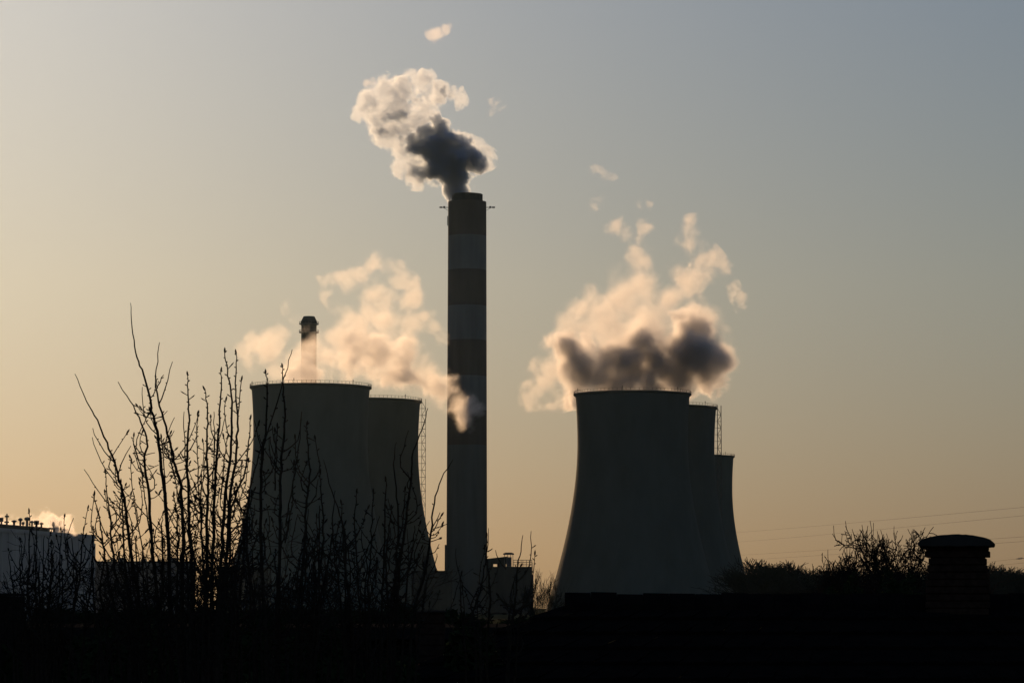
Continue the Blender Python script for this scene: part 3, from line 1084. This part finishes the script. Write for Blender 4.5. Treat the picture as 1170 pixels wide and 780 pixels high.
e = 5.0
FL, FR, BR, BLp = Vector((-e, -e, ez)), Vector((W + e, -e, ez)), Vector((W + e, e, ez)), Vector((-e, e, ez))
RL, RR = Vector((0, 0, rz)), Vector((W, 0, rz))
tiled(m, FL, FR, RR, RL, 70, 16)
tiled(m, BR, BLp, RL, RR, 70, 16)
tiled(m, BLp, FL, RL, RL.copy(), 34, 16, False)
tiled(m, FR, BR, RR, RR.copy(), 34, 16, False)
m.build('roof', M_tile, house)
m = MB()                         # half round ridge tiles, bedded up to the height seen in the photo
n_r = 26
for k in range(n_r):
    x0, x1 = W * k / n_r + 0.004, W * (k + 1) / n_r
    hr = zat(677.5, HY) - rz + 0.012 * math.sin(k * 2.3) * 0.5 + (0.008 if k < 2 else 0)
    prof = [(-0.13, -0.06), (-0.12, hr * 0.15), (-0.07, hr * 0.62), (0, hr), (0.07, hr * 0.62), (0.12, hr * 0.15), (0.13, -0.06)]
    i0 = len(m.v)
    m.v += [(x0, y, rz + z) for y, z in prof] + [(x1, y, rz + z * (0.97 if z > 0 else 1)) for y, z in prof]
    q = len(prof)
    for s in range(q - 1):
        m.f.append((i0 + s, i0 + s + 1, i0 + q + s + 1, i0 + q + s))
    m.f.append(tuple(i0 + s for s in range(q))[::-1])
    m.f.append(tuple(i0 + q + s for s in range(q)))
m.build('ridge_tiles', M_tile, house)
# chimney stack on the ridge
rnd = random.Random(77)
st = MB()
XH = lambda px: (px - 645) * hm
ZH = lambda py: zat(py, HY)
cyd = 0.24
prof_l = [(700, 1058), (668, 1058.5), (655, 1059.5), (647, 1060), (641, 1061.5), (636, 1058), (630, 1057.5), (624, 1059)]
y = 702.0
while y > 625:
    ch_ = 8.2
    y1 = y - ch_
    ym = (y + y1) / 2
    lft = min(prof_l, key=lambda q: abs(q[0] - ym))[1] + rnd.uniform(-0.7, 0.7)
    rgt = 2186.5 - lft + rnd.uniform(-0.8, 0.8)
    if 628 < ym < 638:
        lft -= 1.0
        rgt += 0.6
    zb0, zb1 = ZH(y), ZH(y1)
    st.box(XH(lft), XH(rgt), -cyd + rnd.uniform(-.004, .004), cyd + rnd.uniform(-.004, .004), zb0, zb1 - 0.010)
    st.box(XH(lft + 1.8), XH(rgt - 1.8), -cyd + 0.014, cyd - 0.014, zb1 - 0.010, zb1)
    y = y1
RZ = Matrix.Translation((XH(1093), 0, 0)) @ Matrix.Rotation(R(-10.5), 4, 'Z') @ Matrix.Translation((-XH(1093), 0, 0))
st.v = [tuple(RZ @ Vector(p)) for p in st.v]
so_ = st.build('chimney_stack', M_brick, house)
bev = so_.modifiers.new('edge', 'BEVEL')
bev.width = 0.012
bev.segments = 2
cap = MB()
n_c = 22
top_, bot_ = [], []
for k in range(n_c + 1):
    f = k / n_c
    px = 1049.5 + (1135 - 1049.5) * f
    arc = math.sqrt(max(0, 1 - (2 * f - 1) ** 2 * 0.9))
    yt = 619.5 - 8.6 * (arc - 0.316) / 0.684
    if k in (0, n_c):
        yt += 1.4
    top_.append((XH(px), ZH(yt + rnd.uniform(-.25, .25))))
    bot_.append((XH(px + (1.5 if k == 0 else -1.0 if k == n_c else 0)), ZH(624.8 + rnd.uniform(-.3, .3))))
cap.prism(bot_ + top_[::-1], -0.33, 0.33)
cap.v = [tuple(RZ @ Vector(p)) for p in cap.v]
co_ = cap.build('chimney_cap', M_render, so_)
bev = co_.modifiers.new('edge', 'BEVEL')
bev.width = 0.008
bev.segments = 2

# small sapling tip right of the chimney
t = thing('bare_sprig', 'thin bare sprig growing up just right of the brick chimney', 'plant', (xat(1132, 690, 30), 30, 0))
m = MB()
L0 = Vector((xat(1132, 690, 30), 30, 0))
for pts2, r0_ in (([(1137, 641), (1134, 650), (1130, 654), (1124, 660), (1128, 700)], 0.006), ([(1140, 649), (1133, 653)], 0.004), ([(1160, 652), (1150, 662), (1138, 668), (1129, 690)], 0.004), ([(1166, 660), (1152, 664)], 0.003)):
    c = bez(pts2, 12)
    m.tube([at(x_, y_, 30) - L0 for x_, y_ in c], [0.003 + r0_ * k / 12 for k in range(13)], 5)
e_ = at(1128, 700, 30) - L0
m.tube([e_, (0, 0, 2.0), (0.02, 0, -0.05)], [0.01, 0.02, 0.03], 6)
m.build('twigs', M_bark, t)

# ------------------------------------------------------------------ sheds in front at the left
GY = 29.0
t = thing('long_outbuilding', 'long low tarred outbuilding with flat felt roof filling the dark lower left', 'building', (xat(260, 690, GY), GY, 0))
x0, x1 = xat(-140, 690, GY) - xat(260, 690, GY), xat(640, 690, GY) - xat(260, 690, GY)
zt_ = zat(716, GY)
m = MB()
nb = 60
for k in range(nb):
    a, b2 = x0 + (x1 - x0) * k / nb, x0 + (x1 - x0) * (k + 1) / nb
    m.box(a, b2 - 0.008, 0 - (0.02 if k % 2 else 0), 5, 0, zt_ - 0.12)
m.build('wall', M_boards, t)
m = MB()
m.box(x0 - 0.15, x1 + 0.15, -0.2, 5.2, zt_ - 0.117, zt_)
m.build('roof', M_felt, t)
t = thing('flat_shed', 'black flat roofed shed at the lower left edge', 'shed', (xat(-76, 690, 24), 24, 0))
m = MB()
wS = 24 / F
m.box(-90 * wS, 46 * wS, 0, 2.5, 0, zat(680, 24))
m.build('wall', M_boards, t)
m = MB()
m.box(-92 * wS, 48 * wS, -0.06, 2.6, zat(680, 24) + 0.003, zat(676.5, 24))
m.build('roof', M_felt, t)
t = thing('brick_stack', 'stubby square brick stack rising from the dark below the striped chimney', 'chimney', (xat(492, 690, 27), 27, 0))
m = MB()
k_ = 27 / F
yy = 0.0
zt_ = zat(699, 27)
nco = 46
for k in range(nco):
    j = rnd.uniform(-.004, .004)
    m.box(-16 * k_ + j, 16 * k_ + j, -0.2, 0.2, zt_ * k / nco, zt_ * (k + 1) / nco - 0.012)
    m.box(-15 * k_, 15 * k_, -0.185, 0.185, zt_ * (k + 1) / nco - 0.012, zt_ * (k + 1) / nco)
m.build('stack', M_brick, t)
m = MB()
m.box(-17.5 * k_, 17.5 * k_, -0.23, 0.23, zt_ + 0.002, zat(696.8, 27))
m.build('cap_slab', M_render, t)

# ------------------------------------------------------------------ steam and smoke
def steam_material(name, groups, warp, wscale, namp, nscale, edge, aniso, color, step=1.0, seed=0.0, billow=1.0):
    """groups: list of (density, [(local centre, radius)...]); a lumpy union of puffs torn by noise."""
    m = bpy.data.materials.new(name)
    m.use_nodes = True
    nt = m.node_tree
    N, Lk = nt.nodes, nt.links
    N.remove(N['Principled BSDF'])
    out = N['Material Output']
    tc = N.new('ShaderNodeTexCoord')
    pos = tc.outputs['Object']

    def math_(op, a, b=None, c=None, clamp=False):
        n = N.new('ShaderNodeMath')
        n.operation = op
        n.use_clamp = clamp
        for i, x in enumerate((a, b, c)):
            if x is None:
                continue
            if hasattr(x, 'links'):
                Lk.new(x, n.inputs[i])
            else:
                n.inputs[i].default_value = x
        return n.outputs[0]

    off = N.new('ShaderNodeVectorMath')
    off.operation = 'ADD'
    Lk.new(pos, off.inputs[0])
    off.inputs[1].default_value = (seed * 17.3, seed * 5.1, seed * 9.7)
    # large slow warp
    nw = N.new('ShaderNodeTexNoise')
    nw.inputs['Scale'].default_value = wscale
    nw.inputs['Detail'].default_value = 4.0
    nw.inputs['Roughness'].default_value = 0.62
    Lk.new(off.outputs[0], nw.inputs['Vector'])
    sub = N.new('ShaderNodeVectorMath')
    sub.operation = 'SUBTRACT'
    Lk.new(nw.outputs['Color'], sub.inputs[0])
    sub.inputs[1].default_value = (0.5, 0.5, 0.5)
    scl = N.new('ShaderNodeVectorMath')
    scl.operation = 'MULTIPLY_ADD'
    Lk.new(sub.outputs[0], scl.inputs[0])
    scl.inputs[1].default_value = (warp, warp, warp)
    Lk.new(pos, scl.inputs[2])
    wp = scl.outputs[0]
    # fine billows
    nd = N.new('ShaderNodeTexNoise')
    nd.inputs['Scale'].default_value = nscale
    nd.inputs['Detail'].default_value = 5.0
    nd.inputs['Roughness'].default_value = 0.67
    nd.inputs['Distortion'].default_value = 0.5
    Lk.new(off.outputs[0], nd.inputs['Vector'])
    rg = N.new('ShaderNodeTexNoise')
    rg.noise_type = 'RIDGED_MULTIFRACTAL'
    rg.inputs['Scale'].default_value = nscale * 0.8
    rg.inputs['Detail'].default_value = 4.5
    rg.inputs['Roughness'].default_value = 0.66
    rg.inputs['Offset'].default_value = 1.0
    rg.inputs['Gain'].default_value = 1.0
    Lk.new(off.outputs[0], rg.inputs['Vector'])
    tear = math_('MULTIPLY_ADD', nd.outputs['Fac'], namp, -0.5 * namp + 0.42 * billow)
    tear = math_('MULTIPLY_ADD', rg.outputs['Fac'], -0.4 * billow, tear)
    dens = None
    for D, blobs, steady in groups:
        q = None
        for c, r in blobs:
            dn = N.new('ShaderNodeVectorMath')
            dn.operation = 'DISTANCE'
            Lk.new(pos if steady else wp, dn.inputs[0])
            dn.inputs[1].default_value = c
            v = math_('MULTIPLY_ADD', dn.outputs['Value'], -1.0 / r, 1.0)
            q = v if q is None else math_('SMOOTH_MAX', q, v, 0.18)
        # the steady, thick part is torn less than the rest
        s = math_('MULTIPLY_ADD', tear, 0.55, math_('ADD', q, 0.10)) if steady else math_('ADD', q, tear)
        s = math_('MULTIPLY', s, 1.0 / edge, clamp=True)
        s = math_('MULTIPLY', s, s)
        d = math_('MULTIPLY', s, D)
        dens = d if dens is None else math_('MAXIMUM', dens, d)
    pv = N.new('ShaderNodeVolumePrincipled')
    pv.inputs['Color'].default_value = (*color, 1)
    pv.inputs['Anisotropy'].default_value = aniso
    Lk.new(dens, pv.inputs['Density'])
    Lk.new(pv.outputs[0], out.inputs['Volume'])
    # an added clear skin that draws nothing, so object masks include the plume
    ta, tb = N.new('ShaderNodeBsdfTransparent'), N.new('ShaderNodeBsdfTransparent')
    mx = N.new('ShaderNodeMixShader')
    Lk.new(ta.outputs[0], mx.inputs[1])
    Lk.new(tb.outputs[0], mx.inputs[2])
    Lk.new(mx.outputs[0], out.inputs['Surface'])
    m.cycles.volume_step_rate = step
    m.cycles.homogeneous_volume = False
    return m


import bmesh


def hull(blobs, grow_, voxel):
    bm = bmesh.new()
    for c, r in blobs:
        bmesh.ops.create_icosphere(bm, subdivisions=2, radius=r * grow_, matrix=Matrix.Translation(c))
    me = bpy.data.meshes.new('puffs')
    bm.to_mesh(me)
    bm.free()
    tmp = bpy.data.objects.new('puffs', me)
    COL.objects.link(tmp)
    md = tmp.modifiers.new('merge', 'REMESH')
    md.mode = 'VOXEL'
    md.voxel_size = voxel
    dg = bpy.context.evaluated_depsgraph_get()
    out = bpy.data.meshes.new_from_object(tmp.evaluated_get(dg))
    bpy.data.objects.remove(tmp)
    return out


def plume(name, label, cat, Y, groups_px, origin_px, seed, warp, wscale, namp, nscale, edge, aniso, color, step, billow=1.0, grow_=1.12, yspread=0.5, voxel=2.2, group=None):
    rnd = random.Random(seed)
    o0 = at(*origin_px, Y)
    groups, allb = [], []
    for gp in groups_px:
        D, bl = gp[:2]
        gl = []
        for q in bl:
            x, y, r = q[:3]
            dy = q[3] if len(q) > 3 else rnd.uniform(-1, 1) * yspread * r
            c = at(x, y, Y + dy * Y / F) - o0
            gl.append((tuple(c), r * Y / F))
        groups.append((D, gl, len(gp) > 2))
        allb += gl
    mat = steam_material(name + '_vapour', groups, warp, wscale, namp, nscale, edge, aniso, color, step, seed, billow)
    me = hull([(Vector(c), r) for c, r in allb], grow_, voxel)
    me.name = name
    me.materials.clear()
    me.materials.append(mat)
    o = bpy.data.objects.new(name, me)
    COL.objects.link(o)
    o.location = o0
    return tag(o, label, cat, group)


WHITE = (0.97, 0.97, 0.98)
if True:
    plume('smoke_plume', 'dense smoke plume with dark core and bright ragged edges rising from the striped chimney', 'smoke', CY,
          [(0.66, [(524, 221, 9, 0), (523, 213, 12, 0), (522, 205, 15, 0), (520, 195, 19), (505, 194, 15), (490, 197, 12), (475, 196, 10), (510, 180, 24), (530, 182, 19), (543, 184, 12), (492, 170, 22), (478, 166, 14), (515, 167, 17), (500, 152, 15), (487, 147, 12), (493, 133, 8), (503, 140, 7), (448, 131, 9), (437, 147, 5), (508, 108, 5)]),
           (0.15, [(545, 178, 17), (556, 181, 12), (532, 167, 13), (512, 158, 15), (480, 192, 21), (462, 190, 15), (455, 198, 11), (475, 205, 11), (490, 207, 8), (458, 170, 15), (462, 155, 16), (470, 140, 22), (452, 128, 26), (432, 125, 22), (418, 130, 14), (410, 131, 9), (425, 112, 14), (440, 104, 17), (460, 105, 20), (476, 97, 15), (486, 88, 10), (440, 147, 19), (492, 112, 16), (505, 108, 13), (518, 107, 11), (526, 117, 9), (484, 125, 18)]),
           (0.7, [(524, 222, 13, 0), (523, 215, 15, 0), (521, 207, 18, 0), (519, 198, 20, 0), (513, 184, 26, 0), (522, 172, 20, 0), (500, 172, 23, 0), (489, 172, 16, 0), (536, 182, 15, 0), (501, 150, 14, 0)], 'steady')],
          (523, 222), 3, 13.0, 0.065, 4.2, 0.11, 0.27, 0.62, (0.77, 0.87, 1.0), 0.12, 1.2, grow_=1.42)
    plume('steam_cloud', 'pale drifting steam over the left cooling towers, reaching across the striped chimney', 'steam', 1368,
          [(0.19, [(330, 426, 16), (355, 418, 20), (375, 412, 23), (396, 408, 26), (420, 410, 29), (446, 420, 27), (468, 432, 23), (490, 442, 20), (506, 446, 22, -8), (518, 454, 22, -8), (529, 464, 18, -8), (526, 474, 12, -8), (538, 462, 13, -8), (402, 388, 20), (430, 392, 22), (456, 404, 22)]),
           (0.06, [(315, 424, 20), (350, 412, 16), (370, 395, 20), (385, 390, 24), (402, 375, 24), (430, 372, 28), (463, 392, 24), (440, 350, 22), (464, 345, 20), (480, 360, 17), (422, 336, 22), (416, 314, 18), (428, 300, 13), (396, 325, 16), (380, 318, 13), (370, 312, 9), (452, 313, 14), (470, 320, 9), (375, 338, 10), (305, 412, 19), (296, 398, 17), (288, 390, 13), (312, 392, 15), (280, 402, 12), (322, 380, 11), (330, 352, 10), (341, 365, 10), (351, 373, 11), (357, 383, 9), (494, 375, 13), (505, 387, 10), (484, 425, 20), (536, 462, 12), (530, 484, 15), (544, 472, 13), (516, 440, 20)]),
           (0.075, [(330, 425, 18), (352, 418, 22), (375, 408, 26), (400, 402, 30), (430, 398, 34), (458, 412, 32), (480, 430, 28, -6), (503, 445, 25, -8), (523, 458, 21, -10), (530, 472, 14, -10), (440, 365, 23), (412, 372, 22), (470, 372, 18), (425, 335, 16), (310, 408, 16), (354, 402, 20), (360, 392, 16), (338, 412, 18), (386, 388, 22)], 'steady')],
          (353, 440), 5, 26.0, 0.04, 3.9, 0.065, 0.75, 0.60, WHITE, 0.12, 1.3, grow_=1.42)
    plume('steam_cloud', 'billowing steam with a dark shaded base over the right cooling towers', 'steam', 1425,
          [(0.36, [(650, 390, 17), (660, 412, 23), (668, 433, 24), (652, 450, 15), (640, 460, 10), (690, 443, 20), (715, 446, 18), (740, 438, 27), (760, 428, 32), (778, 403, 32), (788, 380, 26), (799, 418, 26), (813, 432, 17), (806, 447, 14), (735, 392, 14), (725, 335, 8), (793, 303, 10)]),
           (0.065, [(612, 440, 20), (624, 420, 16), (608, 455, 14), (626, 458, 12), (630, 402, 12), (640, 380, 14), (650, 362, 11), (655, 345, 8), (690, 352, 26), (672, 372, 20), (705, 385, 34), (705, 415, 28), (728, 355, 30), (745, 375, 26), (736, 312, 24), (718, 325, 20), (752, 325, 22), (702, 335, 18), (733, 287, 14), (736, 264, 11), (727, 241, 12), (739, 238, 10), (702, 263, 12), (714, 266, 11), (768, 335, 20), (780, 316, 23), (796, 304, 21), (790, 284, 18), (792, 262, 15), (806, 294, 16), (820, 306, 15), (800, 360, 20), (818, 400, 18), (826, 425, 13), (815, 450, 13)]),
           (0.42, [(657, 408, 30), (670, 428, 30), (692, 430, 34), (720, 426, 38), (750, 416, 42), (778, 404, 41), (802, 406, 31), (790, 380, 29), (810, 430, 23), (728, 393, 24), (742, 438, 34), (648, 396, 25), (822, 410, 21), (700, 408, 26)], 'steady'),
           (0.075, [(672, 372, 24), (690, 358, 32), (715, 345, 34), (738, 328, 28), (742, 372, 36), (706, 386, 36), (762, 340, 22), (782, 316, 18), (655, 385, 25), (646, 372, 18), (666, 355, 21), (632, 420, 17), (620, 440, 18), (814, 388, 24), (806, 366, 20), (736, 300, 18)], 'steady')],
          (723, 448), 8, 26.0, 0.04, 3.9, 0.065, 0.75, 0.60, WHITE, 0.12, 1.3, grow_=1.42)
    wisps = [
        ('small torn wisp of vapour alone above the smoke plume at the top', 1405, [(493, 42, 10), (502, 39, 8), (511, 34, 8)]),
        ('tiny bright puff just left of the top of the smoke plume', 1404, [(421, 96, 6), (425, 93, 5)]),
        ('small pale puff right of the smoke plume', 1404, [(561, 123, 9), (569, 120, 9)]),
        ('faint flat wisp high over the left part of the right steam', 1430, [(680, 195, 7), (690, 198, 8), (700, 201, 7)]),
        ('very faint slanting wisp left above the right steam', 1430, [(684, 228, 9), (680, 236, 8)]),
        ('pale upright wisp at the far right of the right steam', 1430, [(840, 328, 12), (844, 340, 11), (846, 350, 8)]),
        ('bright steam puff at the left picture edge over the vents hall', 905, [(2, 598, 9), (12, 597, 9), (20, 600, 6)]),
        ('bright curling steam jet from the roof mast of the vents hall', 905, [(40, 594, 9), (47, 590, 9), (54, 596, 9), (60, 592, 6), (45, 603, 9), (56, 603, 8)]),
        ('bright low steam puff at the right end of the vents hall roof', 905, [(66, 603, 8), (73, 600, 8), (80, 598, 8), (83, 604, 7), (74, 607, 8)]),
    ]
    for i, (lab, Y, bl) in enumerate(wisps):
        k = Y / 1400
        plume('vapour_wisp', lab, 'steam', Y, [(0.05 if i not in (3, 4) else 0.03, bl)] if Y > 1000 else [(0.3, [(x, y, r * 1.25) for x, y, r in bl])], bl[0][:2], 20 + i, 8.0 * k, 0.17 / k, 4.6, 0.11 / k, 0.5, 0.65, WHITE, 0.15, grow_=1.25, voxel=0.8, yspread=0.3, group='torn wisps of vapour')
